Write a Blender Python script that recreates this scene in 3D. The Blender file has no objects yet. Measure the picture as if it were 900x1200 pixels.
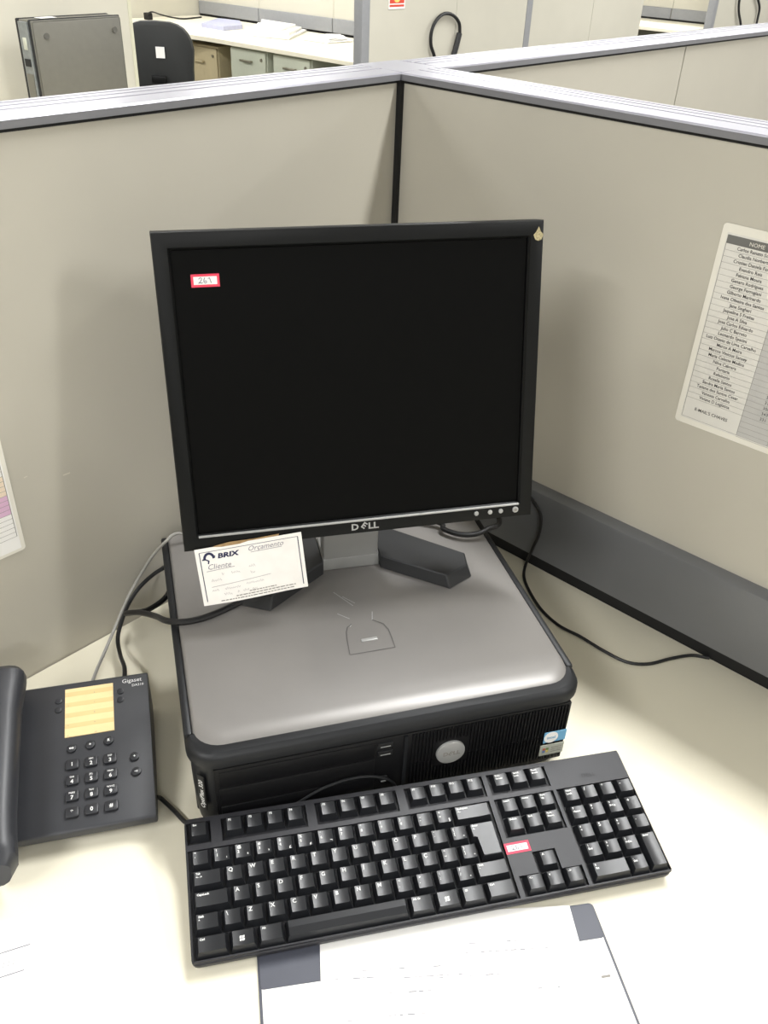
import bpy, bmesh, math, random
from mathutils import Vector, Matrix
random.seed(7)
S = bpy.context.scene
COL = S.collection
R = math.radians

# ------------------------------------------------------------------ camera
CP = Vector((0.7766, -0.8788, 1.4803)); FPX = 1018.887
RT = Vector((0.7339, 0.6783, 0.0377)).normalized()
FW = Vector((-0.5460, 0.6219, -0.5613)).normalized()
UP = RT.cross(FW).normalized()
cam_d = bpy.data.cameras.new('camera'); cam = bpy.data.objects.new('camera', cam_d); COL.objects.link(cam)
cam.matrix_world = Matrix(((RT.x, UP.x, -FW.x, CP.x), (RT.y, UP.y, -FW.y, CP.y), (RT.z, UP.z, -FW.z, CP.z), (0, 0, 0, 1)))
cam_d.sensor_fit = 'VERTICAL'; cam_d.sensor_height = 36.0; cam_d.lens = 36.0 * FPX / 1200.0
cam_d.clip_start = 0.02; cam_d.clip_end = 60
S.camera = cam

def ray(px, py): return (px - 450) / FPX * RT - (py - 600) / FPX * UP + FW
def onz(px, py, z):
    d = ray(px, py); return CP + d * ((z - CP.z) / d.z)
def onx(px, py, x):
    d = ray(px, py); return CP + d * ((x - CP.x) / d.x)
def ony(px, py, y):
    d = ray(px, py); return CP + d * ((y - CP.y) / d.y)

# ------------------------------------------------------------------ light
W = bpy.data.worlds.new('office_air'); S.world = W; W.use_nodes = True
W.node_tree.nodes['Background'].inputs[0].default_value = (1.0, 0.97, 0.9, 1)
W.node_tree.nodes['Background'].inputs[1].default_value = 0.05
S.view_settings.view_transform = 'Standard'; S.view_settings.look = 'None'
S.view_settings.gamma = 1.0; S.view_settings.use_curve_mapping = False
S.view_settings.exposure = 0.0
LAMP_W = 55.0
LAMP_COL = (0.985, 0.99, 0.985)
CEIL = 2.75
LAMP_ROWS = (-2.4, 0.42, 3.3, 6.2, 9.1)
LAMP_COLS = (-6.6, -4.3, -2.0, 0.35, 2.9)

# ------------------------------------------------------------------ helpers
def lin(c):
    return tuple(((v / 255) / 12.92 if v / 255 <= 0.04045 else ((v / 255 + 0.055) / 1.055) ** 2.4) for v in c)
MATS = {}
def mat(name, rgb, rough=0.5, metal=0.0, vary=0.04, scale=40.0, bump=0.0, bscale=400.0, spec=0.5, coat=0.0, aniso=None):
    if name in MATS: return MATS[name]
    m = bpy.data.materials.new(name); m.use_nodes = True; nt = m.node_tree
    b = nt.nodes['Principled BSDF']; c = lin(rgb)
    b.inputs['Roughness'].default_value = rough; b.inputs['Metallic'].default_value = metal
    b.inputs['Specular IOR Level'].default_value = spec
    b.inputs['Coat Weight'].default_value = coat
    tc = nt.nodes.new('ShaderNodeTexCoord')
    nz = nt.nodes.new('ShaderNodeTexNoise'); nz.inputs['Scale'].default_value = scale; nz.inputs['Detail'].default_value = 4
    nt.links.new(tc.outputs['Object'], nz.inputs['Vector'])
    rp = nt.nodes.new('ShaderNodeValToRGB')
    rp.color_ramp.elements[0].position = 0.3; rp.color_ramp.elements[1].position = 0.7
    rp.color_ramp.elements[0].color = tuple(v * (1 - vary) for v in c) + (1,)
    rp.color_ramp.elements[1].color = tuple(min(1, v * (1 + vary)) for v in c) + (1,)
    nt.links.new(nz.outputs['Fac'], rp.inputs['Fac']); nt.links.new(rp.outputs['Color'], b.inputs['Base Color'])
    if bump > 0:
        n2 = nt.nodes.new('ShaderNodeTexNoise'); n2.inputs['Scale'].default_value = bscale; n2.inputs['Detail'].default_value = 2
        nt.links.new(tc.outputs['Object'], n2.inputs['Vector'])
        bp = nt.nodes.new('ShaderNodeBump'); bp.inputs['Strength'].default_value = bump; bp.inputs['Distance'].default_value = 0.0006
        nt.links.new(n2.outputs['Fac'], bp.inputs['Height']); nt.links.new(bp.outputs['Normal'], b.inputs['Normal'])
    MATS[name] = m
    return m
def emis(name, rgb, s):
    m = bpy.data.materials.new(name); m.use_nodes = True; b = m.node_tree.nodes['Principled BSDF']
    b.inputs['Base Color'].default_value = (.8, .8, .8, 1)
    b.inputs['Emission Color'].default_value = rgb + (1,); b.inputs['Emission Strength'].default_value = s
    return m

M_panel = mat('partition_laminate', (184, 179, 166), .42, vary=.025, scale=6, bump=.05, bscale=700)
M_panel_w = mat('cream_laminate', (192, 188, 174), .5, vary=.02, scale=5)
M_alu = mat('anodised_aluminium', (140, 139, 146), .36, metal=.5, vary=.03, scale=20)
M_aluside = mat('grey_aluminium_edge', (128, 128, 132), .42, metal=.35, vary=.03)
M_rail = mat('grey_satin_rail', (116, 117, 119), .38, metal=.3, vary=.05, scale=8)
M_post = mat('grey_painted_post', (139, 140, 142), .45, vary=.03)
M_black = mat('black_rubber', (14, 14, 14), .7, vary=.1)
M_desk = mat('cream_desk_laminate', (228, 222, 202), .45, vary=.015, scale=10, bump=.03, bscale=900)
M_deskedge = mat('desk_edge_band', (196, 192, 172), .5)
M_floor = mat('grey_carpet', (110, 108, 104), .95, vary=.15, scale=120, bump=.3, bscale=600)
M_white = mat('white_paint', (205, 203, 196), .8, vary=.01, scale=3)
M_pcblk = mat('black_pc_plastic', (12, 12, 14), .45, spec=.3, vary=.08, bump=.05, bscale=900)
M_pcdark = mat('charcoal_pc_plastic', (27, 28, 30), .45, spec=.3, vary=.06, bump=.08, bscale=900)
M_silver = mat('silver_painted_steel', (124, 121, 118), .36, metal=.2, vary=.03, scale=15, bump=.03, bscale=900)
M_silver2 = mat('silver_plastic', (165, 165, 163), .38, metal=.3, vary=.03)
M_scr = mat('matte_lcd', (8, 8, 7.5), .5, vary=.03, spec=.07)
M_bez = mat('black_bezel_plastic', (9, 10, 10), .42, spec=.22, vary=.06, bump=.06, bscale=1200)
M_stand = mat('dark_stand_plastic', (32, 33, 35), .45, vary=.05, bump=.08, bscale=900)
M_kframe = mat('keyboard_case_plastic', (38, 38, 42), .45, spec=.35, vary=.05, bump=.08, bscale=900)
M_kwell = mat('keyboard_well_black', (14, 14, 15), .6, vary=.05)
M_key = mat('worn_keycap_plastic', (33, 34, 37), .33, vary=.06, spec=.42)
M_leg = mat('legend_print', (222, 222, 220), .6, vary=.0)
M_phone = mat('phone_charcoal_plastic', (46, 47, 51), .42, vary=.05, bump=.1, bscale=900)
M_phkey = mat('phone_key_plastic', (36, 37, 41), .4, vary=.05)
M_card = mat('yellow_card', (224, 199, 148), .5, vary=.03, scale=60)
M_card2 = mat('yellow_card_shade_print', (212, 184, 130), .5, vary=.03, scale=60)
M_red = mat('pink_red_print', (226, 62, 88), .6, vary=.03)
M_paper = mat('white_paper', (236, 234, 230), .7, vary=.01, scale=30)
M_lam = mat('laminated_edge', (226, 222, 210), .3, vary=.01, scale=30, coat=.3)
M_sheet = mat('printed_sheet', (216, 213, 205), .4, vary=.01, scale=30, coat=.2)
M_greycol = mat('grey_print', (184, 182, 178), .4, vary=.02, coat=.2)
M_hdr = mat('dark_grey_print', (104, 103, 100), .4, vary=.02, coat=.2)
M_ink = mat('black_ink', (58, 56, 56), .6, vary=0)
M_line = mat('grey_rule_ink', (128, 124, 118), .6, vary=0)
M_navy = mat('navy_ink', (30, 34, 70), .6, vary=0)
M_pen = mat('faint_pencil', (134, 130, 138), .7, vary=0)
M_pen2 = mat('pen_ink', (70, 66, 90), .7, vary=0)
M_orange = mat('peach_print', (230, 212, 190), .4, vary=.02, coat=.2)
M_pink = mat('mauve_print', (214, 176, 202), .4, vary=.02, coat=.2)
M_tape = mat('aged_tape', (150, 122, 84), .45, vary=.15, scale=200)
M_cabB = mat('black_cable', (20, 20, 21), .45, vary=.05)
M_cabG = mat('grey_cable', (118, 114, 108), .45, vary=.05)
M_cabW = mat('light_grey_cable', (150, 148, 142), .4, vary=.05)
M_blue = mat('sticker_blue', (112, 170, 205), .35, vary=.03)
M_stick = mat('sticker_silver', (176, 178, 165), .35, vary=.05)
M_holo = mat('hologram_foil', (190, 178, 140), .25, metal=.5, vary=.35, scale=600)
M_pad = mat('slate_binding', (74, 76, 86), .5, vary=.04)
M_chair = mat('black_chair_shell', (24, 26, 26), .55, vary=.06)
M_beige = mat('beige_pedestal', (196, 182, 146), .5, vary=.02)
M_cab = mat('pale_green_cabinet', (198, 202, 184), .5, vary=.02)
M_cabdark = mat('grey_side_panel', (140, 138, 122), .5, vary=.02)
M_handle = mat('steel_handle', (150, 146, 130), .35, metal=.6)
M_case2 = mat('grey_case_metal', (104, 102, 94), .5, metal=.2, vary=.03)
M_case2b = mat('grey_case_rear', (120, 124, 124), .5, metal=.2, vary=.12, scale=60)
M_bluefold = mat('blue_grey_folder', (170, 172, 196), .5, vary=.05)
M_signred = mat('sign_red', (205, 70, 50), .5, vary=.02)
M_signyel = mat('sign_yellow', (240, 200, 110), .5, vary=.02)

def link(o, parent=None):
    COL.objects.link(o)
    if parent: o.parent = parent
    return o
def tag(o, label, cat, group=None, kind=None):
    if label: o['label'] = label
    if cat: o['category'] = cat
    if group: o['group'] = group
    if kind: o['kind'] = kind
    return o
def thing(name, label, cat, loc=(0, 0, 0), rot=(0, 0, 0), group=None):
    e = bpy.data.objects.new(name, None); e.empty_display_size = .05
    e.location = loc; e.rotation_euler = rot; link(e)
    return tag(e, label, cat, group)
def finish(me, smooth=True, ang=32):
    if smooth:
        for p in me.polygons: p.use_smooth = True
        me.set_sharp_from_angle(angle=R(ang))
def obj(name, bm, m, parent=None, loc=(0, 0, 0), rot=(0, 0, 0), smooth=True):
    bmesh.ops.recalc_face_normals(bm, faces=bm.faces)
    me = bpy.data.meshes.new(name); bm.to_mesh(me); bm.free()
    me.materials.append(m); finish(me, smooth)
    o = bpy.data.objects.new(name, me); o.location = loc; o.rotation_euler = rot
    return link(o, parent)
def share(name, me, parent=None, loc=(0, 0, 0), rot=(0, 0, 0)):
    o = bpy.data.objects.new(name, me); o.location = loc; o.rotation_euler = rot
    return link(o, parent)
def struct(o, label=None):
    o['kind'] = 'structure'
    if label: o['label'] = label
    return o
def bx(bm, x0, x1, y0, y1, z0, z1, bev=0.0, seg=2):
    v = [bm.verts.new((x, y, z)) for z in (z0, z1) for y in (y0, y1) for x in (x0, x1)]
    fs = [bm.faces.new([v[i] for i in q]) for q in ((0, 2, 3, 1), (4, 5, 7, 6), (0, 1, 5, 4), (2, 6, 7, 3), (0, 4, 6, 2), (1, 3, 7, 5))]
    if bev > 0:
        es = list({e for f in fs for e in f.edges})
        bmesh.ops.bevel(bm, geom=es, offset=bev, segments=seg, profile=.5, affect='EDGES')
def box(x0, x1, y0, y1, z0, z1, bev=0.0, seg=2):
    bm = bmesh.new(); bx(bm, x0, x1, y0, y1, z0, z1, bev, seg); return bm
def prism(bm, poly, z0, z1, bev=0.0, seg=2, top_only=False):
    a = [bm.verts.new((x, y, z0)) for x, y in poly]; b = [bm.verts.new((x, y, z1)) for x, y in poly]
    n = len(poly)
    f0 = bm.faces.new(a[::-1]); f1 = bm.faces.new(b)
    for i in range(n): bm.faces.new((a[i], a[(i + 1) % n], b[(i + 1) % n], b[i]))
    if bev > 0:
        es = list(f1.edges) + ([] if top_only else list(f0.edges))
        bmesh.ops.bevel(bm, geom=es, offset=bev, segments=seg, profile=.5, affect='EDGES')
def extr_x(bm, prof, x0, x1, bev=0.0, seg=2):
    a = [bm.verts.new((x0, y, z)) for y, z in prof]; b = [bm.verts.new((x1, y, z)) for y, z in prof]
    n = len(prof); fs = [bm.faces.new(a), bm.faces.new(b[::-1])]
    for i in range(n): fs.append(bm.faces.new((a[i], b[i], b[(i + 1) % n], a[(i + 1) % n])))
    if bev > 0:
        es = list({e for f in fs for e in f.edges})
        bmesh.ops.bevel(bm, geom=es, offset=bev, segments=seg, profile=.5, affect='EDGES', clamp_overlap=True)
def rrect(x0, x1, y0, y1, r, n=5, corners=(1, 1, 1, 1)):
    # ccw from front-left: FL, FR, BR, BL
    out = []
    for k, (cx, cy, a0) in enumerate(((x0, y0, 180), (x1, y0, 270), (x1, y1, 0), (x0, y1, 90))):
        rr = r * corners[k]
        if rr <= 0: out.append((cx, cy)); continue
        ox = cx + (rr if cx == x0 else -rr); oy = cy + (rr if cy == y0 else -rr)
        for i in range(n + 1):
            a = R(a0 + 90 * i / n); out.append((ox + rr * math.cos(a), oy + rr * math.sin(a)))
    return out
def cyl(bm, c, r, z0, z1, n=20, bev=0.0, ry=None):
    ry = ry or r
    prism(bm, [(c[0] + r * math.cos(2 * math.pi * i / n), c[1] + ry * math.sin(2 * math.pi * i / n)) for i in range(n)], z0, z1, bev, 2, True)
def catmull(P, sub=8):
    P = [Vector(p) for p in P]; P = [2 * P[0] - P[1]] + P + [2 * P[-1] - P[-2]]; out = []
    for i in range(1, len(P) - 2):
        p0, p1, p2, p3 = P[i - 1:i + 3]
        for k in range(sub):
            t = k / sub
            out.append(.5 * ((2 * p1) + (p2 - p0) * t + (2 * p0 - 5 * p1 + 4 * p2 - p3) * t * t + (3 * p1 - p0 - 3 * p2 + p3) * t ** 3))
    out.append(P[-2]); return out
def tube(bm, P, r, n=8, sub=8):
    pts = catmull(P, sub) if sub else [Vector(p) for p in P]
    rings = []; nrm = None
    for i, p in enumerate(pts):
        t = (pts[min(i + 1, len(pts) - 1)] - pts[max(i - 1, 0)]).normalized()
        if nrm is None: nrm = t.orthogonal().normalized()
        nrm = (nrm - t * nrm.dot(t)).normalized(); b = t.cross(nrm)
        rings.append([bm.verts.new(p + r * (math.cos(2 * math.pi * k / n) * nrm + math.sin(2 * math.pi * k / n) * b)) for k in range(n)])
    for a, b in zip(rings, rings[1:]):
        for k in range(n): bm.faces.new((a[k], a[(k + 1) % n], b[(k + 1) % n], b[k]))
    bm.faces.new(rings[0][::-1]); bm.faces.new(rings[-1])
def ribbon(bm, pts, w, z=0.0):
    # flat stroke in the XY plane
    pts = [Vector((p[0], p[1])) for p in pts]; L = []
    for i, p in enumerate(pts):
        d = pts[min(i + 1, len(pts) - 1)] - pts[max(i - 1, 0)]
        if d.length < 1e-9: d = Vector((1, 0))
        d.normalize(); n = Vector((-d.y, d.x)) * w / 2
        L.append((bm.verts.new((p.x + n.x, p.y + n.y, z)), bm.verts.new((p.x - n.x, p.y - n.y, z))))
    for (a, b), (c, d) in zip(L, L[1:]): bm.faces.new((b, d, c, a))
def quad(bm, x0, x1, y0, y1, z=0.0):
    bm.faces.new([bm.verts.new((x, y, z)) for x, y in ((x0, y0), (x1, y0), (x1, y1), (x0, y1))])
def sheet(x0, x1, y0, y1, z0, z1): return box(x0, x1, y0, y1, z0, z1)
TXT = {}
def text(name, s, size, m, parent=None, loc=(0, 0, 0), rot=(0, 0, 0), align='LEFT', shear=0.0, sx=1.0, bold=0.0):
    key = (s, size, m.name, align, shear, sx, bold)
    if key not in TXT:
        cu = bpy.data.curves.new('t', 'FONT'); cu.body = s; cu.size = size; cu.align_x = align; cu.shear = shear
        cu.resolution_u = 2; cu.offset = bold; cu.space_character = 1.0
        t = bpy.data.objects.new('t', cu); COL.objects.link(t)
        bpy.context.view_layer.update()
        dg = bpy.context.evaluated_depsgraph_get()
        me = bpy.data.meshes.new_from_object(t.evaluated_get(dg))
        bpy.data.objects.remove(t); bpy.data.curves.remove(cu)
        for v in me.vertices: v.co.x *= sx
        me.materials.clear(); me.materials.append(m); me.name = name
        TXT[key] = me
    return share(name, TXT[key], parent, loc, rot)

# ------------------------------------------------------------------ room
struct(obj('floor', box(-8.5, 4.5, -4.6, 12.0, -.05, 0), M_floor))
struct(obj('ceiling', box(-8.5, 4.5, -4.6, 12.0, CEIL, CEIL + .05), M_white))
struct(obj('wall_left', box(-8.6, -8.5, -4.6, 12.0, 0, CEIL), M_white))
struct(obj('wall_back', box(-8.5, 4.5, 12.0, 12.1, 0, CEIL), M_white))
struct(obj('wall_right', box(4.5, 4.6, -4.6, 12.0, 0, CEIL), M_white))
struct(obj('wall_front', box(-8.5, 4.5, -4.7, -4.6, 0, CEIL), M_white))

# ceiling lamps
M_tube = emis('fluorescent_tube', LAMP_COL, 6.0)
M_house = mat('lamp_housing_white', (238, 238, 234), .4)
def lamp(x, y, first=[None]):
    e = thing('ceiling_lamp', 'fluorescent batten on the office ceiling', 'lamp', (x, y, CEIL), group='ceiling lamps in rows')
    if first[0] is None:
        bm = bmesh.new(); extr_x(bm, [(-.11, -.05), (-.06, 0), (.06, 0), (.11, -.05), (.105, -.052), (.055, -.012), (-.055, -.012), (-.105, -.052)], -.62, .62)
        h = obj('housing', bm, M_house, e)
        bm = bmesh.new(); tube(bm, [(-.6, 0, 0), (.6, 0, 0)], .008, 8, 0); t = obj('tube', bm, M_tube, e, (0, -.045, -.03))
        ld = bpy.data.lights.new('lamp_glow', 'AREA'); ld.shape = 'RECTANGLE'; ld.size = 1.2; ld.size_y = .18; ld.energy = LAMP_W; ld.color = LAMP_COL
        first[0] = (h.data, t.data, ld)
    else:
        share('housing', first[0][0], e); share('tube', first[0][1], e, (0, -.045, -.03))
    share('tube', first[0][1], e, (0, .045, -.03))
    share('lamp_glow', first[0][2], e, (0, 0, -.056))
for yy in LAMP_ROWS:
    for xx in LAMP_COLS: lamp(xx, yy)

# ------------------------------------------------------------------ near partitions
D = .74; PT = 1.322; CT = 1.331; TH = .071
def cap_profile():
    # across (0 = visible face side, TH = far side), grooved top
    a = [(-.004, PT), (-.004, CT - .0025), (-.002, CT - .0005)]
    for g in (.030, .047, .061):
        a += [(g - .0022, CT), (g - .0012, CT - .0026), (g + .0012, CT - .0026), (g + .0022, CT)]
    a += [(TH + .002, CT - .0005), (TH + .004, CT - .0025), (TH + .004, PT)]
    return a
def cap(bm, axis, c0, c1, base=0.0, sgn=1):
    pr = cap_profile(); n = len(pr)
    def P(u, t, z): return (u, base + sgn * t, z) if axis == 'x' else (base + sgn * t, u, z)
    a = [bm.verts.new(P(c0, t, z)) for t, z in pr]; b = [bm.verts.new(P(c1, t, z)) for t, z in pr]
    bm.faces.new(a); bm.faces.new(b[::-1])
    for i in range(n): bm.faces.new((a[i], b[i], b[(i + 1) % n], a[(i + 1) % n]))
def cap_edge(axis, c0, c1, base=0.0, sgn=1):
    # dark anodised front lip of the cap
    def f(t): return base + sgn * t
    lo, hi = sorted((f(-.0052), f(-.004)))
    return box(c0, c1, lo, hi, PT + .0003, CT - .002) if axis == 'x' else box(lo, hi, c0, c1, PT + .0003, CT - .002)

pa = thing('cubicle_partition', 'beige partition with aluminium cap, the colour-coded sheet hung on it, phone in front', 'partition', (0, -.85, 0))
def ch(name, bm, m, p, smooth=True):
    o = obj(name, bm, m, p, smooth=smooth); o.location = -p.location; return o
ch('panel', box(-TH, 0, -1.9, -.0005, .06, PT - .003), M_panel, pa)
bm = bmesh.new(); cap(bm, 'y', -1.9, -.001, 0, -1); ch('cap_rail', bm, M_alu, pa, False)
ch('cap_edge', cap_edge('y', -1.9, -.006, 0, -1), M_aluside, pa)
ch('gasket', box(-TH + .002, .0012, -1.9, -.0005, PT - .003, PT), M_black, pa)
ch('plinth', box(-TH + .01, -.01, -1.9, -.001, 0, .06), M_black, pa)

pb = thing('cubicle_partition', 'beige partition with grey rail at desk level, carrying the names list', 'partition', (.95, 0, 0))
ch('panel', box(.0005, 1.9, 0, TH, .06, PT - .003), M_panel, pb)
bm = bmesh.new(); cap(bm, 'x', .001, 1.9, 0, 1); ch('cap_rail', bm, M_alu, pb, False)
ch('cap_edge', cap_edge('x', .006, 1.9, 0, 1), M_aluside, pb)
ch('gasket', box(.0005, 1.9, -.0012, TH - .002, PT - .003, PT), M_black, pb)
bm = bmesh.new(); extr_x(bm, [(0, .764), (-.015, .764), (-.0155, .859), (-.0145, .863), (-.009, .8665), (0, .8675)], .012, 1.9); ch('desk_rail', bm, M_rail, pb)
ch('shadow_gap', box(.006, 1.9, -.004, 0, D - .02, .764), M_black, pb)
ch('plinth', box(.001, 1.9, .01, TH - .01, 0, .06), M_black, pb)

pc_ = thing('partition_post', 'square aluminium-capped corner post where the two beige partitions meet', 'post', (-TH / 2, TH / 2, 0))
ch('post', box(-TH, 0, 0.0, TH, 0, PT - .001), M_post, pc_)
ch('post_cap', box(-TH - .004, .003, -.003, TH + .004, PT, CT, .001, 1), M_alu, pc_)
ch('corner_gasket', box(0, .0065, -.0065, 0, D, PT - .0005), M_black, pc_)

pcn = thing('cubicle_partition', 'beige partition with dark panel joint, standing beyond the names-list partition', 'partition', (0, 1.3, 0))
ch('panel', box(-TH, 0, TH + .006, .753, .06, PT - .003), M_panel, pcn)
ch('panel', box(-TH, 0, .757, 2.6, .06, PT - .003), M_panel, pcn)
ch('joint', box(-TH + .004, -.004, .753, .757, .06, PT - .003), M_black, pcn)
bm = bmesh.new(); cap(bm, 'y', TH + .006, 2.6, 0, -1); ch('cap_rail', bm, M_alu, pcn, False)
ch('cap_edge', cap_edge('y', TH + .006, 2.6, 0, -1), M_aluside, pcn)
ch('gasket', box(-TH + .002, .0012, TH + .006, 2.6, PT - .003, PT), M_black, pcn)
ch('plinth', box(-TH + .01, -.01, TH + .008, 2.6, 0, .06), M_black, pcn)

# ------------------------------------------------------------------ desk
desk = thing('corner_desk', 'cream laminate corner desk carrying the computer and telephone', 'desk', (.4, -.4, 0))
poly = [(.001, -.0045), (.001, -1.85), (.66, -1.85), (.66, -1.06)]
for i in range(9):
    a = i / 8; p0, p1, p2 = Vector((.66, -1.06)), Vector((.74, -.72)), Vector((1.06, -.62)); q = p0 * (1 - a) ** 2 + 2 * a * (1 - a) * p1 + p2 * a * a
    if 0 < i: poly.append((q.x, q.y))
poly += [(1.85, -.62), (1.85, -.0045)]
bm = bmesh.new(); prism(bm, poly[::-1], D - .025, D, .0015, 2); ch('worktop', bm, M_desk, desk)
ch('side_panel', box(1.80, 1.825, -.60, -.02, 0, D - .025), M_deskedge, desk)
ch('side_panel', box(.02, .62, -1.82, -1.795, 0, D - .025), M_deskedge, desk)
ch('leg', box(.03, .09, -.09, -.03, 0, D - .025, .004), M_post, desk)

# ------------------------------------------------------------------ desktop computer
PCZ = R(58.415)
pc = thing('desktop_computer', 'flat black and silver desktop computer lying under the monitor', 'computer', (.3134, -.6027, D), (0, 0, PCZ))
obj('chassis', box(.004, .393, .03, .353, .005, .106, .002), M_pcdark, pc)
for i, (x, y) in enumerate(((.03, .06), (.36, .06), (.03, .32), (.36, .32))):
    bm = bmesh.new(); cyl(bm, (x, y), .009, 0, .006, 12); obj('foot', bm, M_black, pc)
# lower front bezel, tapering in, and upper band
bm = bmesh.new()
def loft(bm, rings):
    V = [[bm.verts.new(p) for p in r] for r in rings]; n = len(V[0])
    for a, b in zip(V, V[1:]):
        for k in range(n): bm.faces.new((a[k], a[(k + 1) % n], b[(k + 1) % n], b[k]))
    bm.faces.new(V[0][::-1]); bm.faces.new(V[-1])
def bezring(ins, y0, z): return [(x, y, z) for x, y in rrect(ins, .397 - ins, y0, .033, .028, 7, (1, 1, 0, 0))]
loft(bm, [bezring(.009, .008, .001), bezring(.006, .004, .004), bezring(.005, .0035, .012), bezring(.0035, .0028, .05), bezring(.003, .0025, .094)])
obj('front_bezel', bm, M_pcdark, pc)
bm = bmesh.new()
loft(bm, [bezring(.003, .002, .0935), bezring(.0, .0, .0955), bezring(.0, .0, .1035), bezring(.002, .002, .108), bezring(.0055, .0055, .1108)])
obj('top_band', bm, M_pcdark, pc)
for x0, x1 in ((0, .008), (.389, .397)):
    obj('side_rail', box(x0, x1, .0335, .353, .098, .1108, .0025), M_pcdark, pc)
bm = bmesh.new()
def covring(ins, fy, z): return [(x, y, z) for x, y in rrect(.0075 + ins, .3895 - ins, fy, .352, .026, 7, (1, 1, 0, 0))]
loft(bm, [covring(0, .008, .104)] + [covring(.004 * (1 - math.cos(R(a))), .008 + .024 * (1 - math.cos(R(a))), .104 + .0105 * math.sin(R(a))) for a in (15, 30, 45, 60, 75, 90)])
obj('top_cover', bm, M_silver, pc)
# front face
obj('front_panel', box(.022, .383, .0012, .006, .010, .0925, .001), M_pcblk, pc)
for z0, z1 in ((.0675, .0885), (.042, .0655), (.018, .040)):
    dv = obj('drive_bay_cover', box(.026, .176, .0000, .003, z0, z1, .001), M_pcblk, pc)
bm = bmesh.new(); bx(bm, .205, .2085, -.0006, .003, .012, .091); obj('divider', bm, M_pcdark, pc)
for z in (.0835, .0722):
    u = obj('usb_port', box(.1785, .1935, -.0006, .003, z - .0035, z + .0035, .0006), M_pcdark, pc)
    obj('port_slot', box(.180, .192, -.0010, -.0004, z - .0018, z + .0022), M_black, u)
    obj('port_tongue', box(.181, .191, -.0014, -.0008, z - .0010, z - .0002), M_silver2, u)
u = obj('audio_port', box(.181, .190, -.0006, .003, .031, .038, .002), M_pcdark, pc)
obj('port_ring', box(.183, .188, -.0012, -.0004, .0315, .0325), M_silver2, u)
bm = bmesh.new(); k = 0; x = .2135
while x < .381:
    for z0, z1 in ((.014, .048), (.050, .0905)):
        if not (abs(x - .2550) < .0175 and z1 > .038 and z0 < .074):
            bx(bm, x, x + .0017, -.0003, .002, z0, z1)
        elif z0 < .03: bx(bm, x, x + .0017, -.0003, .002, z0, .037)
        else: bx(bm, x, x + .0017, -.0003, .002, .074, z1)
    x += .0036
obj('grille', bm, M_pcblk, pc)
badge = None
bm = bmesh.new(); cyl(bm, (0, 0), .0152, 0, .003, 32, .0012); badge = obj('round_badge', bm, M_silver2, pc, (.2545, .0008, .0555), (R(90), 0, 0))
badge['label'] = 'round silver emblem button'
text('lettering', 'D', .0075, M_line, badge, (-.0085, -.0028, .0031), bold=.0002); text('lettering', 'LL', .0075, M_line, badge, (.0022, -.0028, .0031), bold=.0002)
text('lettering', 'E', .0075, M_line, badge, (-.0033, -.0012, .0031), (0, 0, R(-35)), bold=.0002)
st = obj('sticker', box(.3575, .3825, -.0012, -.0003, .040, .0555, .0003, 1), M_blue, pc); st['label'] = 'blue and white processor sticker'
bm = bmesh.new(); cyl(bm, (0, 0), .0078, 0, .0004, 24); dsk = obj('sticker_disc', bm, M_paper, st, (.3655, -.0012, .0478), (R(90), 0, 0))
text('lettering', 'intel', .0055, M_blue, st, (.3655, -.0018, .0462), (R(90), 0, 0), 'CENTER', bold=.0001)
st = obj('sticker', box(.3555, .3825, -.0012, -.0003, .0205, .0365, .0003, 1), M_stick, pc); st['label'] = 'silver licence sticker'
MF = [mat('flag_red', (170, 90, 70), .5, vary=0), mat('flag_green', (110, 140, 80), .5, vary=0), mat('flag_blue', (80, 110, 160), .5, vary=0), mat('flag_yellow', (200, 180, 90), .5, vary=0)]
for i in range(4):
    obj('flag_pane', box(.3585 + .0036 * (i % 2), .3615 + .0036 * (i % 2), -.0016, -.0011, .0290 - .0036 * (i // 2), .0320 - .0036 * (i // 2)), MF[i], st)
for j in range(3): obj('print_line', box(.368, .380, -.0015, -.0011, .031 - .003 * j, .0318 - .003 * j), M_line, st)
lp = obj('name_plate', box(-.0045, .0045, -.0006, .0006, -.024, .024, .0005, 1), M_pcblk, pc, (.0103, .0085, .0575), (0, 0, R(-48)))
text('lettering', 'OptiPlex 320', .0072, M_leg, lp, (.0022, -.0008, -.0215), (R(90), R(-90), 0), sx=1.02, bold=.00012)
# latch outline pressed in the cover
bm = bmesh.new()
out = [(.187, .1431), (.1815, .139), (.1785, .132), (.1765, .12), (.1741, .0976), (.198, .0976), (.2227, .0978), (.2232, .112), (.2234, .126), (.2205, .136), (.2104, .1447)]
for a, b in zip(out, out[1:]): pass
ribbon(bm, out, .0012, .1149); obj('latch_outline', bm, mat('pressed_groove', (84, 82, 80), .5), pc)
obj('latch_bump', box(.1906, .2083, .113, .1175, .1142, .1158, .0006), M_silver2, pc)
bm = bmesh.new()
for a, b in (((.187, .1431), (.1845, .139)), ((.2104, .1447), (.217, .139)), ((.18, .2), (.196, .172)), ((.188, .19), (.199, .176)), ((.176, .163), (.187, .152)), ((.2104, .1447), (.214, .158))): ribbon(bm, [a, b], .0009, .1148)
obj('scratches', bm, M_silver2, pc)

# ------------------------------------------------------------------ monitor
PT_Z = D + .1148
MZ = PT_Z
mon = thing('monitor', 'black flat-panel monitor standing on the desktop computer', 'monitor', (.2690, -.3312, MZ), (0, 0, R(56.242)))
TILT = 13.53; HO = (0, 0, .9665 - MZ); HR = (R(90 - TILT), 0, 0)
def head(name, bm, m, p=mon, smooth=True): return obj(name, bm, m, p, HO if p is mon else (0, 0, 0), HR if p is mon else (0, 0, 0), smooth)
bm = bmesh.new()
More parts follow.
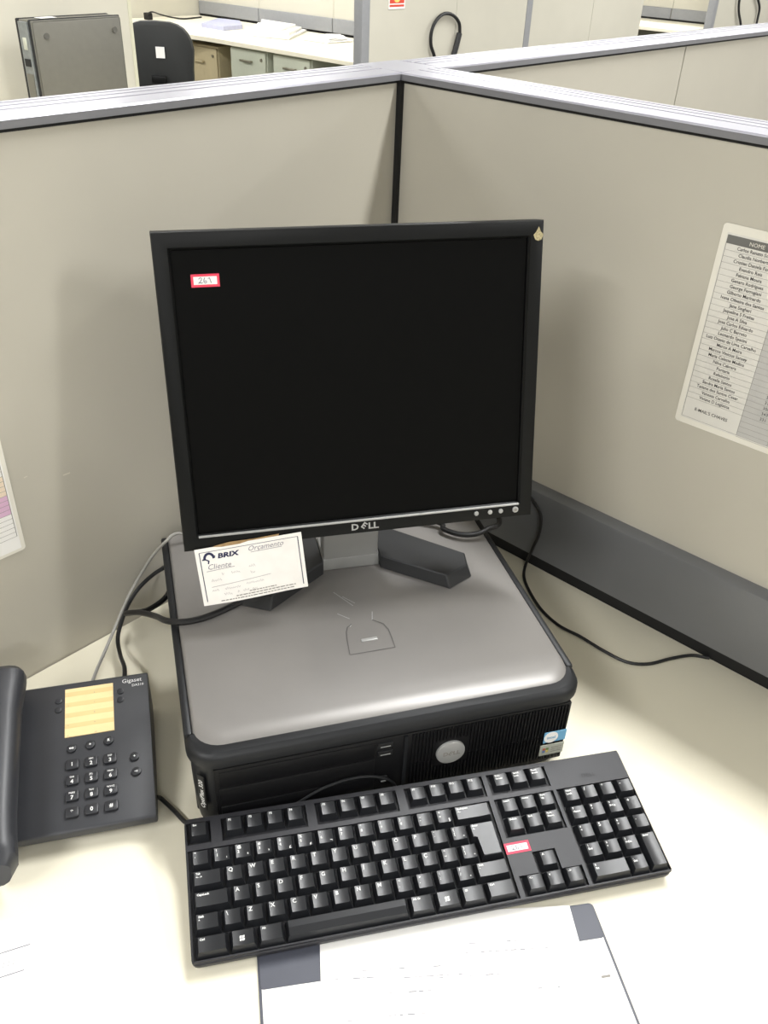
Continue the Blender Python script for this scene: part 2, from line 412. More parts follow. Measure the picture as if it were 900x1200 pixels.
# frame with opening: u right, v up, n toward viewer
def frame(bm, outer, inner, n0, n1, slope=.002):
    (ox0, ox1, oy0, oy1), (ix0, ix1, iy0, iy1) = outer, inner
    def q(x0, x1, y0, y1, z): return [(x0, y0, z), (x1, y0, z), (x1, y1, z), (x0, y1, z)]
    rings = [q(ox0, ox1, oy0, oy1, n0), q(ox0, ox1, oy0, oy1, n1 - .0025), q(ox0 + .0008, ox1 - .0008, oy0 + .0008, oy1 - .0008, n1 - .0006), q(ox0 + .0025, ox1 - .0025, oy0 + .0025, oy1 - .0025, n1), q(ix0 - .002, ix1 + .002, iy0 - .002, iy1 + .002, n1 - .0005), q(ix0, ix1, iy0, iy1, n1 - slope), q(ix0, ix1, iy0, iy1, n0)]
    V = [[bm.verts.new(p) for p in r] for r in rings]
    for a, b in zip(V, V[1:] + V[:1]):
        for k in range(4): bm.faces.new((a[k], a[(k + 1) % 4], b[(k + 1) % 4], b[k]))
frame(bm, (-.1855, .1855, -.0168, .289), (-.17, .17, 0, .273), -.020, .003, .003)
bz = head('bezel', bm, M_bez)
head('screen', box(-.1695, .1695, .0005, .2725, -.006, -.0015), M_scr)
bm = bmesh.new()
loft(bm, [[(x, y, -.020) for x, y in rrect(-.184, .184, -.015, .2875, .004, 3)], [(x, y, -.026) for x, y in rrect(-.178, .178, -.01, .282, .006, 3)], [(x, y, -.050) for x, y in rrect(-.13, .13, .02, .25, .01, 3)], [(x, y, -.060) for x, y in rrect(-.12, .12, .03, .24, .01, 3)]])
head('back_shell', bm, M_bez)
head('silver_strip', box(-.17, .17, -.0030, -.0008, .002, .0042, .0004, 1), M_silver2)
for x, r in ((.122, .0025), (.1375, .0025), (.1496, .0025), (.1663, .0034)):
    bm = bmesh.new(); cyl(bm, (x, -.0080), r, .0025, .0045, 20, .0006); b_ = head('button', bm, M_silver2)
    if r > .003:
        bm = bmesh.new(); cyl(bm, (x, -.0080), .0016, .0046, .0048, 14); head('power_mark', bm, M_line, b_)
# maker lettering, tilted E
def hl(parent, s, u, v, size, m, n=.0033, rot=0, align='LEFT', name='lettering', sx=1.0, bold=0.0, shear=0):
    # text lying on the monitor front plane
    o = text(name, s, size, m, parent, align=align, sx=sx, bold=bold, shear=shear)
    mm = Matrix.Translation(HO) @ Matrix.Rotation(R(90 - TILT), 4, 'X') @ Matrix.Translation((u, v, n)) @ Matrix.Rotation(R(rot), 4, 'Z')
    o.matrix_basis = mm; return o
hl(mon, 'D', -.0150, -.0120, .0095, M_silver2, sx=1.15, bold=.0003); hl(mon, 'LL', .0030, -.0120, .0095, M_silver2, sx=1.2, bold=.0003)
hl(mon, 'E', -.0050, -.0088, .0092, M_silver2, rot=-38, sx=1.05, bold=.0003)
# number sticker
def num_sticker(parent, fn, u0, v0, w, h, n):
    s = fn('number_sticker', box(u0, u0 + w, v0, v0 + h, n, n + .0002), M_red, parent)
    s['label'] = 'red-edged white sticker with handwritten number'
    fn('sticker_face', box(u0 + .0022, u0 + w - .0022, v0 + .0022, v0 + h - .0022, n + .0002, n + .0003), M_paper, s)
    bm = bmesh.new(); z = n + .00045; ux, vy = u0 + w * .27, v0 + h * .30; k = h * .42
    def st(pts): ribbon(bm, [(ux + k * a, vy + k * b) for a, b in pts], .0006, z)
    st([(0, .75), (.25, 1), (.55, .95), (.5, .6), (.2, .2), (-.1, 0), (.15, .08), (.5, .05), (.7, .1)])
    st([(1.15, 1), (.95, .6), (.95, .2), (1.2, 0), (1.45, .15), (1.4, .42), (1.05, .4)])
    st([(1.75, .8), (2.0, 1), (2.15, .5), (2.3, 0)])
    fn('handwriting', bm, M_pen2, s)
num_sticker(mon, head, -.1538, .2398, .0255, .0115, -.0014)
bm = bmesh.new()
prism(bm, [(.1795 + .0052 * a, .2752 + .0064 * b) for a, b in ((0, 1.25), (.45, .5), (1, .05), (.6, -.65), (0, -.85), (-.6, -.65), (-1, .05), (-.45, .5))], .003, .0033)
h_ = head('hologram_seal', bm, M_holo); h_['label'] = 'small gold hologram seal'
# stand
stn = obj('stand_neck', box(-.0325, .0325, .062, .083, .010, .13, .003), M_silver2, mon)
bm = bmesh.new(); extr_x(bm, [(.0585, .0), (.0615, .014), (.065, .016), (.10, .018), (.105, 0)], -.0335, .0335, .001, 1); obj('stand_foot_center', bm, mat('neck_base_grey', (128, 128, 126), .4, metal=.25), mon)
obj('stand_hinge', box(-.06, .06, .05, .10, .10, .135, .006), M_bez, mon)
for s in (1, -1):
    bm = bmesh.new()
    top = [(.0335, .056), (.0985, .006), (.128, .0205), (.1325, .043), (.058, .108), (.0335, .106)]
    bot = [(.0335, .052), (.1025, -.0015), (.134, .016), (.1375, .045), (.060, .112), (.0335, .110)]
    T = [bm.verts.new((s * x, y, .0155)) for x, y in top]; B = [bm.verts.new((s * x, y, 0)) for x, y in bot]; n = len(T)
    bm.faces.new(T); bm.faces.new(B)
    for i in range(n): bm.faces.new((T[i], T[(i + 1) % n], B[(i + 1) % n], B[i]))
    bmesh.ops.bevel(bm, geom=list(bm.edges), offset=.0012, segments=1, affect='EDGES')
    obj('stand_arm', bm, M_stand, mon, smooth=False)

# ------------------------------------------------------------------ job slip hanging from the monitor
slip = thing('job_slip', 'printed job slip with logo hanging from the monitor bezel', 'paper')
nA = math.degrees(math.atan2(.006, .110))
slip.matrix_world = (Matrix.Translation((.2690, -.3312, .9665)) @ Matrix.Rotation(R(56.242), 4, 'Z') @ Matrix.Rotation(R(90 - TILT), 4, 'X')
                     @ Matrix.Translation((-.1715, -.0772, .0042)) @ Matrix.Rotation(R(4.0), 4, 'Z'))
SW, SH = .1085, .0628
bm = bmesh.new()
nx, ny = 12, 6
def bend(u, v): return .0016 * math.sin(u / SW * 5.0) * (1 - v / SH) + .0009 * (1 - v / SH) ** 2 + .0004
V = [[[bm.verts.new((SW * i / nx, SH * j / ny - (.0015 if j == ny and i in (3, 4, 5) else 0), bend(SW * i / nx, SH * j / ny) + t)) for i in range(nx + 1)] for j in range(ny + 1)] for t in (0, .0002)]
for t in (0, 1):
    for j in range(ny):
        for i in range(nx): bm.faces.new((V[t][j][i], V[t][j][i + 1], V[t][j + 1][i + 1], V[t][j + 1][i]))
for j in range(ny):
    for i in (0, nx): bm.faces.new((V[0][j][i], V[0][j + 1][i], V[1][j + 1][i], V[1][j][i]))
for i in range(nx):
    for j in (0, ny): bm.faces.new((V[0][j][i], V[0][j][i + 1], V[1][j][i + 1], V[1][j][i]))
obj('paper', bm, mat('slip_paper', (232, 228, 222), .6, vary=.03, scale=60), slip)
def drape(o):
    for v in o.data.vertices: v.co.z += bend(o.location.x + v.co.x, o.location.y + v.co.y) + .0004
    return o
def dstroke(bm, pts, w):
    res = []
    for a, b in zip(pts, pts[1:]):
        for k in range(6): res.append((a[0] + (b[0] - a[0]) * k / 6, a[1] + (b[1] - a[1]) * k / 6))
    ribbon(bm, res + [pts[-1]], w, 0)
bm = bmesh.new(); e = .0042
dstroke(bm, [(e, e), (e, SH - e)], .0008); dstroke(bm, [(SW - e, e), (SW - e, SH - e)], .0008)
dstroke(bm, [(e, SH - e), (SW - e, SH - e)], .0005)
drape(obj('border', bm, M_navy, slip))
bm = bmesh.new()
dstroke(bm, [(.0085 + .0055 * (1 - math.cos(R(a))) * .85, .0508 + .0058 * math.sin(R(a))) for a in range(0, 181, 20)], .0026)
dstroke(bm, [(.006, .0505), (.0095, .0505), (.0125, .0485), (.0115, .0455)], .0014); dstroke(bm, [(.0165, .0525), (.0195, .053)], .0013)
drape(obj('logo', bm, M_navy, slip))
drape(text('lettering', 'BRIX', .0072, M_navy, slip, (.0215, .0500, 0), sx=1.35, bold=.0003, shear=.15))
drape(text('handwriting', 'Cliente', .0082, M_pen, slip, (.0095, .0390, 0), shear=.3))
drape(text('handwriting', 'Orçamento', .0078, M_pen, slip, (.052, .0520, 0), shear=.35))
bm = bmesh.new()
dstroke(bm, [(.0085, .0372), (.037, .0385)], .0005); dstroke(bm, [(.055, .0505), (.087, .0508)], .0005)
def scrib(x0, x1, y, h=.0028):
    pts = []; x = x0; k = 0
    while x < x1:
        if random.random() < .14: 
            if len(pts) > 2: ribbon(bm, pts, .00038, 0)
            pts = []; x += .0028; continue
        pts.append((x, y + (h * random.uniform(.45, 1.0) if k % 2 else random.uniform(-.0003, .0004)))); x += random.uniform(.0007, .0013); k += 1
    if len(pts) > 2: ribbon(bm, pts, .00038, 0)
for x0, x1, y in ((.012, .043, .031), (.051, .066, .0345), (.012, .028, .0255), (.041, .060, .0275), (.011, .046, .0145), (.046, .064, .0165), (.011, .030, .0085), (.036, .056, .0095)): scrib(x0, x1, y)
dstroke(bm, [(.011, .0195), (.072, .0228)], .0004)
drape(obj('handwriting', bm, M_pen, slip))
bm = bmesh.new()
for y, x0, x1 in ((.0086, .048, .076), (.0058, .034, .096), (.0030, .018, .094)):
    x = x0
    while x < x1:
        w = random.uniform(.0015, .005); dstroke(bm, [(x, y), (min(x + w, x1), y)], .0010); x += w + .0008
drape(obj('small_print', bm, M_line, slip))
bm = bmesh.new(); 
prism(bm, [(.015, SH - .0025), (.085, SH - .001), (.086, SH + .0018), (.060, SH + .0012), (.036, SH + .0022), (.020, SH + .0005)], -.0004, .0001)
obj('adhesive_tape', bm, M_tape, slip)

# ------------------------------------------------------------------ keyboard
U = .01905
kb = thing('keyboard', 'black full-size computer keyboard lying in front of the desktop computer', 'keyboard', (.4165, -.6853, .754), (R(8.73), 0, R(55.469)))
KW, KD = .442, .1317
bm = bmesh.new()
def kring(ins, dz0, dz1): return [(x, y, dz0 + (dz1 - dz0) * y / KD) for x, y in rrect(ins, KW - ins, ins, KD - ins, .0055, 5)]
loft(bm, [kring(.003, -.0092, -.0195), kring(.0005, -.0070, -.0175), kring(0, -.0035, -.0040), kring(0, -.0012, -.0012), kring(.0010, .0001, .0001), kring(.0022, .0006, .0006)])
obj('case', bm, M_kframe, kb)
for u in (.018, .424):
    obj('rubber_foot', box(u - .008, u + .008, .010, .020, -.0148, -.008), M_black, kb)
    obj('flip_foot', box(u - .012, u + .012, .108, .113, -.0305, -.015, .001, 1), M_kwell, kb)
holes = [(.10, 1.25, 5.5, 6.62), (1.78, 5.98, 5.45, 6.62), (6.45, 10.65, 5.45, 6.62), (11.1, 15.3, 5.45, 6.62), (.10, 15.3, .13, 5.2),
         (15.55, 18.8, 5.45, 6.62), (15.55, 18.8, 3.1, 5.2), (16.58, 17.78, 1.15, 2.2), (15.55, 18.8, .13, 1.15), (18.98, 23.12, .13, 5.2)]
def plate_holes(bm, x0, x1, y0, y1, hs, z0, z1):
    xs = sorted({x0, x1} | {h[0] for h in hs} | {h[1] for h in hs}); ys = sorted({y0, y1} | {h[2] for h in hs} | {h[3] for h in hs})
    xs = [x for x in xs if x0 <= x <= x1]; ys = [y for y in ys if y0 <= y <= y1]
    nx, ny = len(xs) - 1, len(ys) - 1
    sol = [[not any(h[0] <= (xs[i] + xs[i + 1]) / 2 <= h[1] and h[2] <= (ys[j] + ys[j + 1]) / 2 <= h[3] for h in hs) for j in range(ny)] for i in range(nx)]
    VT = {}
    def v(i, j, t):
        if (i, j, t) not in VT: VT[(i, j, t)] = bm.verts.new((xs[i] * U, ys[j] * U, z1 if t else z0))
        return VT[(i, j, t)]
    ok = lambda i, j: 0 <= i < nx and 0 <= j < ny and sol[i][j]
    for i in range(nx):
        for j in range(ny):
            if not sol[i][j]: continue
            bm.faces.new((v(i, j, 1), v(i + 1, j, 1), v(i + 1, j + 1, 1), v(i, j + 1, 1)))
            if not ok(i - 1, j): bm.faces.new((v(i, j, 0), v(i, j, 1), v(i, j + 1, 1), v(i, j + 1, 0)))
            if not ok(i + 1, j): bm.faces.new((v(i + 1, j, 0), v(i + 1, j + 1, 0), v(i + 1, j + 1, 1), v(i + 1, j, 1)))
            if not ok(i, j - 1): bm.faces.new((v(i, j, 0), v(i + 1, j, 0), v(i + 1, j, 1), v(i, j, 1)))
            if not ok(i, j + 1): bm.faces.new((v(i, j + 1, 0), v(i, j + 1, 1), v(i + 1, j + 1, 1), v(i + 1, j + 1, 0)))
bm = bmesh.new(); plate_holes(bm, .05, KW / U - .05, .06, KD / U - .07, holes, .0, .0032)
for v in bm.verts:
    cx, cy = min(v.co.x, KW - v.co.x), min(v.co.y, KD - v.co.y)
    if cx < .0012 and cy < .0016: v.co.x += .0012 * (1 if v.co.x < .1 else -1); v.co.y += .0012 * (1 if v.co.y < .05 else -1)
obj('bezel_plate', bm, M_kframe, kb, smooth=False)
for i, h in enumerate(holes):
    obj('key_well', box(h[0] * U, h[1] * U, h[2] * U, h[3] * U, -.0005, .0006), M_kwell, kb)
KEYM = {}
def keymesh(w, hgt, kind='n'):
    k = (round(w, 3), round(hgt, 3), kind)
    if k in KEYM: return KEYM[k]
    bm = bmesh.new(); W_, H_ = w * U, hgt * U
    b0, b1, c0, c1 = .0007, W_ - .0007, .0007, H_ - .0007
    t0, t1, d0, d1 = .0031, W_ - .0031, .0038, H_ - .0029
    zt = .0082
    if kind == 'enter':
        o = .25 * U
        base = [(o + .0007, .0007), (W_ - .0007, .0007), (W_ - .0007, H_ - .0007), (.0007, H_ - .0007), (.0007, H_ - U + .0007), (o + .0007, H_ - U + .0007)]
        top = [(o + .0028, .0034), (t1, .0034), (t1, d1), (.0028, d1), (.0028, H_ - U + .0034), (o + .0028, H_ - U + .0034)]
        A = [bm.verts.new((x, y, 0)) for x, y in base]; B = [bm.verts.new((x, y, zt)) for x, y in top]; n = 6
        bm.faces.new(B); [bm.faces.new((A[i], A[(i + 1) % n], B[(i + 1) % n], B[i])) for i in range(n)]
        bmesh.ops.bevel(bm, geom=[e for e in bm.edges if all(v.co.z > .004 for v in e.verts)], offset=.0006, segments=1, affect='EDGES')
    else:
        N = 6; dip = .0006 if kind == 'n' else -.0010
        top = [[], []]; bot = [[], []]
        for r_, (yb, yt) in enumerate(((c0, d0), (c1, d1))):
            for i in range(N + 1):
                f = i / N; x = t0 + (t1 - t0) * f; s = (2 * f - 1) ** 2
                if kind == 'n': z = zt - dip * (1 - s); 
                else: z = zt
                top[r_].append(bm.verts.new((x, yt, z)))
                bot[r_].append(bm.verts.new((b0 + (b1 - b0) * f, yb, 0)))
        if kind == 'space':
            mid = [bm.verts.new((t0 + (t1 - t0) * i / N, (d0 + d1) / 2, zt + .0014)) for i in range(N + 1)]
            rows = [top[0], mid, top[1]]
        else: rows = top
        for a, b in zip(rows, rows[1:]):
            for i in range(N): bm.faces.new((a[i], a[i + 1], b[i + 1], b[i]))
        for r_ in (0, 1):
            for i in range(N): bm.faces.new((bot[r_][i], bot[r_][i + 1], top[r_][i + 1], top[r_][i]))
        for i in (0, N): bm.faces.new([bot[0][i]] + [r[i] for r in rows] + [bot[1][i]])
    bmesh.ops.recalc_face_normals(bm, faces=bm.faces)
    me = bpy.data.meshes.new('key'); bm.to_mesh(me); bm.free(); me.materials.append(M_key); finish(me, True, 25)
    KEYM[k] = me; return me
def winflag(parent):
    bm = bmesh.new()
    for i in range(4):
        x, y = -.0021 + .0023 * (i % 2), -.0021 + .0023 * (i // 2)
        bm.faces.new([bm.verts.new((x + a + .0003 * b / .0019, y + b + .0002 * math.sin(a * 900), 0)) for a, b in ((0, 0), (.0019, 0), (.0019, .0019), (0, .0019))])
    return obj('legend', bm, M_leg, parent, (.0108, .0092, .0079), smooth=False)
def key(u, v, leg='', w=1.0, h=1.0, kind='n', size=None):
    k = share('key', keymesh(w, h, kind), kb, (u * U, v * U, .0006))
    if not leg: return k
    if leg == 'WIN':
        winflag(k); return k
    lines = leg.split('|')
    size = size or (.0050 if len(lines) == 1 and len(lines[0]) == 1 else .0037 if max(len(l) for l in lines) == 1 else .0026)
    top = h * U - .0040 - size * .72
    for i, l in enumerate(lines):
        if not l: continue
        if i < 2: p = (.0044, top - i * size * 1.15, .0083)
        else: p = (w * U - .0060, .0044, .0083)
        text('legend', l, size, M_leg, k, p, bold=.0001)
    return k
X0 = .2
def row(v, x, items):
    for it in items:
        if isinstance(it, str): key(x, v, it); x += 1
        else: key(x, v, it[0], it[1], 1, it[2] if len(it) > 2 else 'n'); x += it[1]
row(4.15, X0, ['"|\'', '!|1|¹', '@|2|²', '#|3|³', '$|4|£', '%|5|¢', '¨|6|¬', '&|7', '*|8', '(|9', ')|0', '_|-', '+|=|§', ('Backspace|<--', 2)])
row(3.15, X0, [('Tab|<- ->', 1.5)] + list('QWERTYUIOP') + ['`|´', '{|[|ª'])
row(2.15, X0, [('CapsLock', 1.75)] + list('ASDFGHJKL') + ['Ç', '^|~', '}|]|º'])
key(X0 + 13.5, 2.15, 'Enter|<-|', 1.5, 2, 'enter', .0026)
row(1.15, X0, [('Shift|^', 1.25), '||\\' if False else '\\'] + list('ZXCVBNM') + ['<|,', '>|.', ':|;', '?|/|°', ('Shift|^', 1.75)])
row(.15, X0, [('Ctrl', 1.5), ('WIN', 1.25), ('Alt', 1.25), ('', 5.75, 'space'), ('Alt Gr', 1.25), ('WIN', 1.25), ('=', 1.25), ('Ctrl', 1.5)])
key(X0, 5.6, 'Esc')
for g, x in enumerate((1.9, 6.57, 11.22)):
    for i in range(4): key(x + i, 5.6, 'F%d' % (g * 4 + i + 1), size=.0030)
for i, l in enumerate(('Print|Screen', 'Scroll|Lock', 'Pause|Break')): key(15.68 + i, 5.6, l)
for j, rw in enumerate((('Delete', 'End', 'Page|Down'), ('Insert', 'Home', 'Page|Up'))):
    for i, l in enumerate(rw): key(15.68 + i, 3.15 + j, l)
key(16.68, 1.15, '^')
for i, l in enumerate(('<-', 'v', '->')): key(15.68 + i, .15, l, size=.0036)
N0 = 19.08
for j, rw in enumerate((None, ('1|End', '2|v', '3|PgDn'), ('4|<', '5', '6|>'), ('7|Home', '8|^', '9|PgUp'), ('Num|Lock', '/', '*', '-'))):
    if rw is None: continue
    for i, l in enumerate(rw): key(N0 + i, .15 + j, l, size=.0028 if '|' in l else None)
key(N0, .15, '0|Ins', 2.0); key(N0 + 2, .15, ',|Del')
key(N0 + 3, .15, 'Enter', 1, 2); key(N0 + 3, 2.15, '.', 1, 1); key(N0 + 3, 3.15, '+', 1, 1)
def kfn(name, bm, m, p): return obj(name, bm, m, p)
num_sticker(kb, kfn, 15.30 * U, 2.28 * U, .0245, .0105, .0033)
text('lettering', 'DELL', .0055, M_kwell, kb, (21.0 * U, 5.62 * U, .0034), align='CENTER', sx=1.25)

# ------------------------------------------------------------------ telephone
PHZ = R(57.0)
ph = thing('desk_telephone', 'black corded desk telephone with yellow memory card', 'telephone', (.2706, -.6147, D), (0, 0, PHZ))
SL = math.atan2(.060 - .025, .1475 + .0124)     # slope of the top face
bm = bmesh.new(); extr_x(bm, [(-.0040, .006), (-.0125, .0155), (-.0130, .0225), (-.0115, .0250), (.1470, .0600), (.1500, .0575), (.1500, .006), (.10, .0), (.03, .0)], -.180, -.0015, .0022, 2)
obj('body', bm, M_phone, ph)
def pt(u, v, n=0.0):   # a point on the sloped top face
    z = .0250 + (v + .0115) * math.tan(SL); return (u, v - n * math.sin(SL), z + n * math.cos(SL))
PR = (SL, 0, 0)
card = obj('memory_card', box(-.0242, .0242, -.0285, .0285, 0, .0012, .0002, 1), M_card, ph, pt(-.0618, .1125), PR)
card['label'] = 'yellow memory card under clear cover'
for j in range(4): obj('card_band', box(-.0240, .0240, -.0185 + j * .0125, -.0135 + j * .0125, .0012, .0014), M_card2, card)
for j in range(5):
    for i in (0, 1): text('card_number', str(j + 1 + 5 * i), .0026, M_handle, card, (-.0215 + .026 * i, .0190 - j * .0118, .0016))
for u, v in ((-.0925, .128), (-.0925, .1175), (-.0305, .129), (-.0305, .119)):
    bm = bmesh.new(); cyl(bm, (0, 0), .0036, 0, .0014, 16, .0006); obj('memory_button', bm, M_phkey, ph, pt(u, v), PR)
def phkey(u, v, s, sub):
    bm = bmesh.new(); prism(bm, rrect(-.0062, .0062, -.0052, .0052, .0022, 3), 0, .0036, .0008, 2, True)
    k = obj('dial_key', bm, M_phkey, ph, pt(u, v), PR)
    if sub: text('legend', sub, .0024, M_leg, k, (0, .0020, .0037), align='CENTER', bold=.00005)
    text('legend', s, .0056, M_leg, k, (0, -.0038 if sub else -.0020, .0037), align='CENTER', bold=.00012)
pad_ = [('1', ''), ('2', 'ABC'), ('3', 'DEF'), ('4', 'GHI'), ('5', 'JKL'), ('6', 'MNO'), ('7', 'PQRS'), ('8', 'TUV'), ('9', 'WXYZ'), ('*', ''), ('0', ''), ('#', '')]
for i, (a, b) in enumerate(pad_):
    phkey(-.0784 + .0180 * (i % 3), .0535 - .0163 * (i // 3), a, b)
for u, v, s in ((-.0790, .0712, 'oo'), (-.0612, .0720, '+'), (-.0434, .0735, 'R'), (-.0190, .0515, '+'), (-.0180, .0355, '-o')):
    bm = bmesh.new(); cyl(bm, (0, 0), .0046, 0, .0030, 20, .0010); k = obj('function_key', bm, M_phkey, ph, pt(u, v), PR)
    text('legend', s, .0040, M_leg, k, (0, -.0012, .0031), align='CENTER', bold=.0001)
text('lettering', 'Gigaset', .0068, M_leg, ph, pt(-.0285, .1385, .0003), PR)
text('lettering', 'DA310', .0042, M_leg, ph, pt(-.0185, .1330, .0003), PR)
# handset: loft of rounded sections along its length
bm = bmesh.new(); rings = []
for i in range(25):
    t = i / 24; y = -.0560 + t * .203
    endf = min(1, (min(t, 1 - t) / .05)) ** .5 if min(t, 1 - t) < .05 else 1
    ear = max(0, 1 - t / .25) ** 1.5; ear2 = max(0, 1 - (1 - t) / .25) ** 1.5
    hw = (.0225 + .004 * max(ear, ear2)) * (.72 + .28 * endf)
    zc = .0250 + (y + .0115) * math.tan(SL) + .030
    hb = .0105 + .012 * max(ear, ear2); ht = (.0155 + .0015 * (1 - (2 * t - 1) ** 2)) * (.55 + .45 * endf)
    if t < .2 and y < -.012: hb = min(hb, zc - .012)
    ring = []
    for k in range(16):
        a = 2 * math.pi * k / 16; cx, sz = math.cos(a), math.sin(a)
        ring.append((hw * abs(cx) ** .7 * (1 if cx >= 0 else -1), y, zc + (ht if sz > 0 else hb) * abs(sz) ** .75 * (1 if sz >= 0 else -1)))
    rings.append(ring)
loft(bm, rings)
hs = obj('handset', bm, M_phone, ph, (-.1440, 0, 0)); hs.data.polygons.foreach_set('use_smooth', [True] * len(hs.data.polygons))

# ------------------------------------------------------------------ cables
def cable(name, pts, r, m, label):
    bm = bmesh.new(); tube(bm, pts, r, 8, 8); o = obj(name, bm, m); return tag(o, label, 'cable')
def zp(L): return [onz(x, y, z) for x, y, z in L]
PL = Matrix.Rotation(PCZ, 4, 'Z')
def pcl(x, y, z): return Vector((.3134, -.6027, D)) + (PL @ Vector((x, y, z)))
def phl(x, y, z): return Vector((.2706, -.6147, D)) + (Matrix.Rotation(PHZ, 4, 'Z') @ Vector((x, y, z)))
cable('telephone_cable', [phl(-.066, .149, .040), onz(113, 786, .775), onz(120, 770, .768), onz(132, 742, .775), onz(142, 718, .785), onz(152, 696, .80), onz(165, 673, .82), onz(180, 650, .845), onz(195, 634, .866), onz(208, 625, .870), pcl(.045, .335, .118), pcl(.09, .352, .119), pcl(.14, .358, .09)], .0019, M_cabW, 'light grey thin cable looping from the telephone over the computer corner')
cable('power_cable', [phl(-.030, .149, .035), onz(146, 784, .768), onz(141, 768, .755), onz(138, 750, .752), onz(141, 733, .760), onz(150, 709, .775), onz(163, 689, .790), onz(180, 673, .800), onz(193, 665, .805), pcl(-.002, .362, .058)], .0025, M_cabB, 'black cable rising from the telephone to the back of the computer')
cable('video_cable', [pcl(.125, .330, .1185), onz(300, 695, .8575), onz(280, 706, .8575), onz(255, 718, .8575), onz(232, 726, .858), onz(212, 729, .858), pcl(-.0045, .196, .113), onz(182, 722, .828), onz(165, 718, .812), onz(152, 718, .800), onz(148, 719, .790), onz(156, 718, .782), onz(172, 715, .772), onz(186, 707, .768), onz(195, 699, .767), pcl(.012, .3625, .030), pcl(.05, .364, .034)], .0034, M_cabB, 'thick black cable draped over the left edge of the silver computer cover')
cable('audio_cable', [pcl(.23, .345, .119), onz(508, 611, .862), onz(520, 620, .862), onz(538, 626, .862), onz(556, 626, .863), onz(571, 620, .866), onz(584, 606, .868), pcl(.40, .40, .125)], .0032, M_cabB, 'black cable looping behind the monitor over the computer back corner')
cable('network_cable', [Vector((.255, -.022, .86)), ony(620, 582, -.021), ony(628, 592, -.021), ony(634, 606, -.021), ony(632, 625, -.021), ony(624, 643, -.022), onz(616, 662, .7422), onz(614, 676, .7422), onz(620, 692, .7422), onz(634, 714, .7422), onz(655, 733, .7422), onz(680, 746, .7422), onz(708, 763, .7422), onz(735, 776, .7422), onz(760, 778, .7422), onz(785, 772, .7422), onz(810, 768, .7422), Vector((.5575, -.0075, .7422))], .0021, M_cabB, 'thin black cable wandering from the grey rail across the desk')
cable('handset_cord', [phl(-.002, .020, .012), onz(189, 936, .745), onz(204, 950, .744), onz(218, 964, .744), onz(235, 972, .7435), onz(262, 972, .7435)], .0022, M_cabB, 'short black cord running from the telephone under the keyboard')
def onfront(px, py, yl):
    n = PL @ Vector((0, 1, 0)); d = ray(px, py); o = pcl(0, yl, 0); return CP + d * ((o - CP).dot(n) / d.dot(n))
cable('keyboard_cable', [onfront(338, 950, -.0024), onfront(352, 939, -.0024), onfront(378, 924, -.0024), onfront(405, 914, -.0024), onfront(430, 910, -.0024), onfront(450, 912, -.0024), onfront(462, 919, -.0024), onfront(466, 936, -.0024)], .0015, M_pcdark, 'dark cable arching between the keyboard and the computer front')

# ------------------------------------------------------------------ papers on desk
AN = math.atan2(.2411, .1843)
padp = thing('desk_pad', 'white writing pad with slate binding strip partly under the keyboard', 'pad', (.4672, -.6547, D), (0, 0, AN))
PWD = .3035
bm = bmesh.new(); prism(bm, rrect(-.0012, PWD + .0012, -.22, .0335, .004, 3), .0002, .0016); obj('backing', bm, M_pad, padp)
obj('pages', box(.0012, PWD - .0012, -.2185, .001, .0016, .0020), M_paper, padp)
bm = bmesh.new(); prism(bm, rrect(0, PWD, 0, .033, .003, 3), .0016, .0026, .0004, 1); obj('binding_strip', bm, M_pad, padp)
obj('page_mark', box(PWD - .016, PWD - .008, -.034, -.032, .0020, .0021), M_line, padp)
lp_o = onz(376, 1160, D); a48 = R(47.5)
lps = thing('paper_sheet', 'printed white sheet lying on the pad and under the keyboard', 'paper', (lp_o.x, lp_o.y, D + .0030), (0, 0, a48))
obj('paper', box(0, .228, -.15, .060, 0, .0003), M_paper, lps)
bm = bmesh.new()
def dashes(x0, x1, y, tilt=0):
    x = x0
    while x < x1:
        w = random.uniform(.002, .007)
        if random.random() < .8: ribbon(bm, [(x, y + (x - x0) * tilt), (x + w, y + (x + w - x0) * tilt)], random.uniform(.0004, .0010), .0004)
        x += w + random.uniform(.001, .004)
for x0, x1, y, in ((.035, .10, .012), (.012, .05, .006), (.070, .12, .004), (.10, .165, .002), (.055, .09, -.008), (.05, .085, -.026), (.048, .075, -.034), (.008, .030, -.028), (.012, .12, -.042), (.11, .20, .022), (.13, .19, .030), (.15, .2, -.012)): dashes(x0, x1, y)
obj('faint_print', bm, mat('faint_print_ink', (128, 128, 134), .7, vary=0), lps)
sl_o = onz(0, 1118, D)
fsh = thing('form_sheet', 'white form sheet with ruled lines left of the keyboard', 'paper', (sl_o.x, sl_o.y, D + .0002), (0, 0, R(64)))
obj('paper', box(-.16, .048, -.20, .03, 0, .0003), M_paper, fsh)
bm = bmesh.new(); ribbon(bm, [(-.12, 0), (.0245, 0)], .0009, .0004); ribbon(bm, [(-.12, -.0215), (.0185, -.0215)], .0009, .0004)
for x in range(5): ribbon(bm, [(-.006 + x * .004, -.014), (-.0048 + x * .004, -.009)], .0004, .0004)
obj('faint_print', bm, mat('faint_rule_ink', (110, 110, 120), .7, vary=0), fsh)

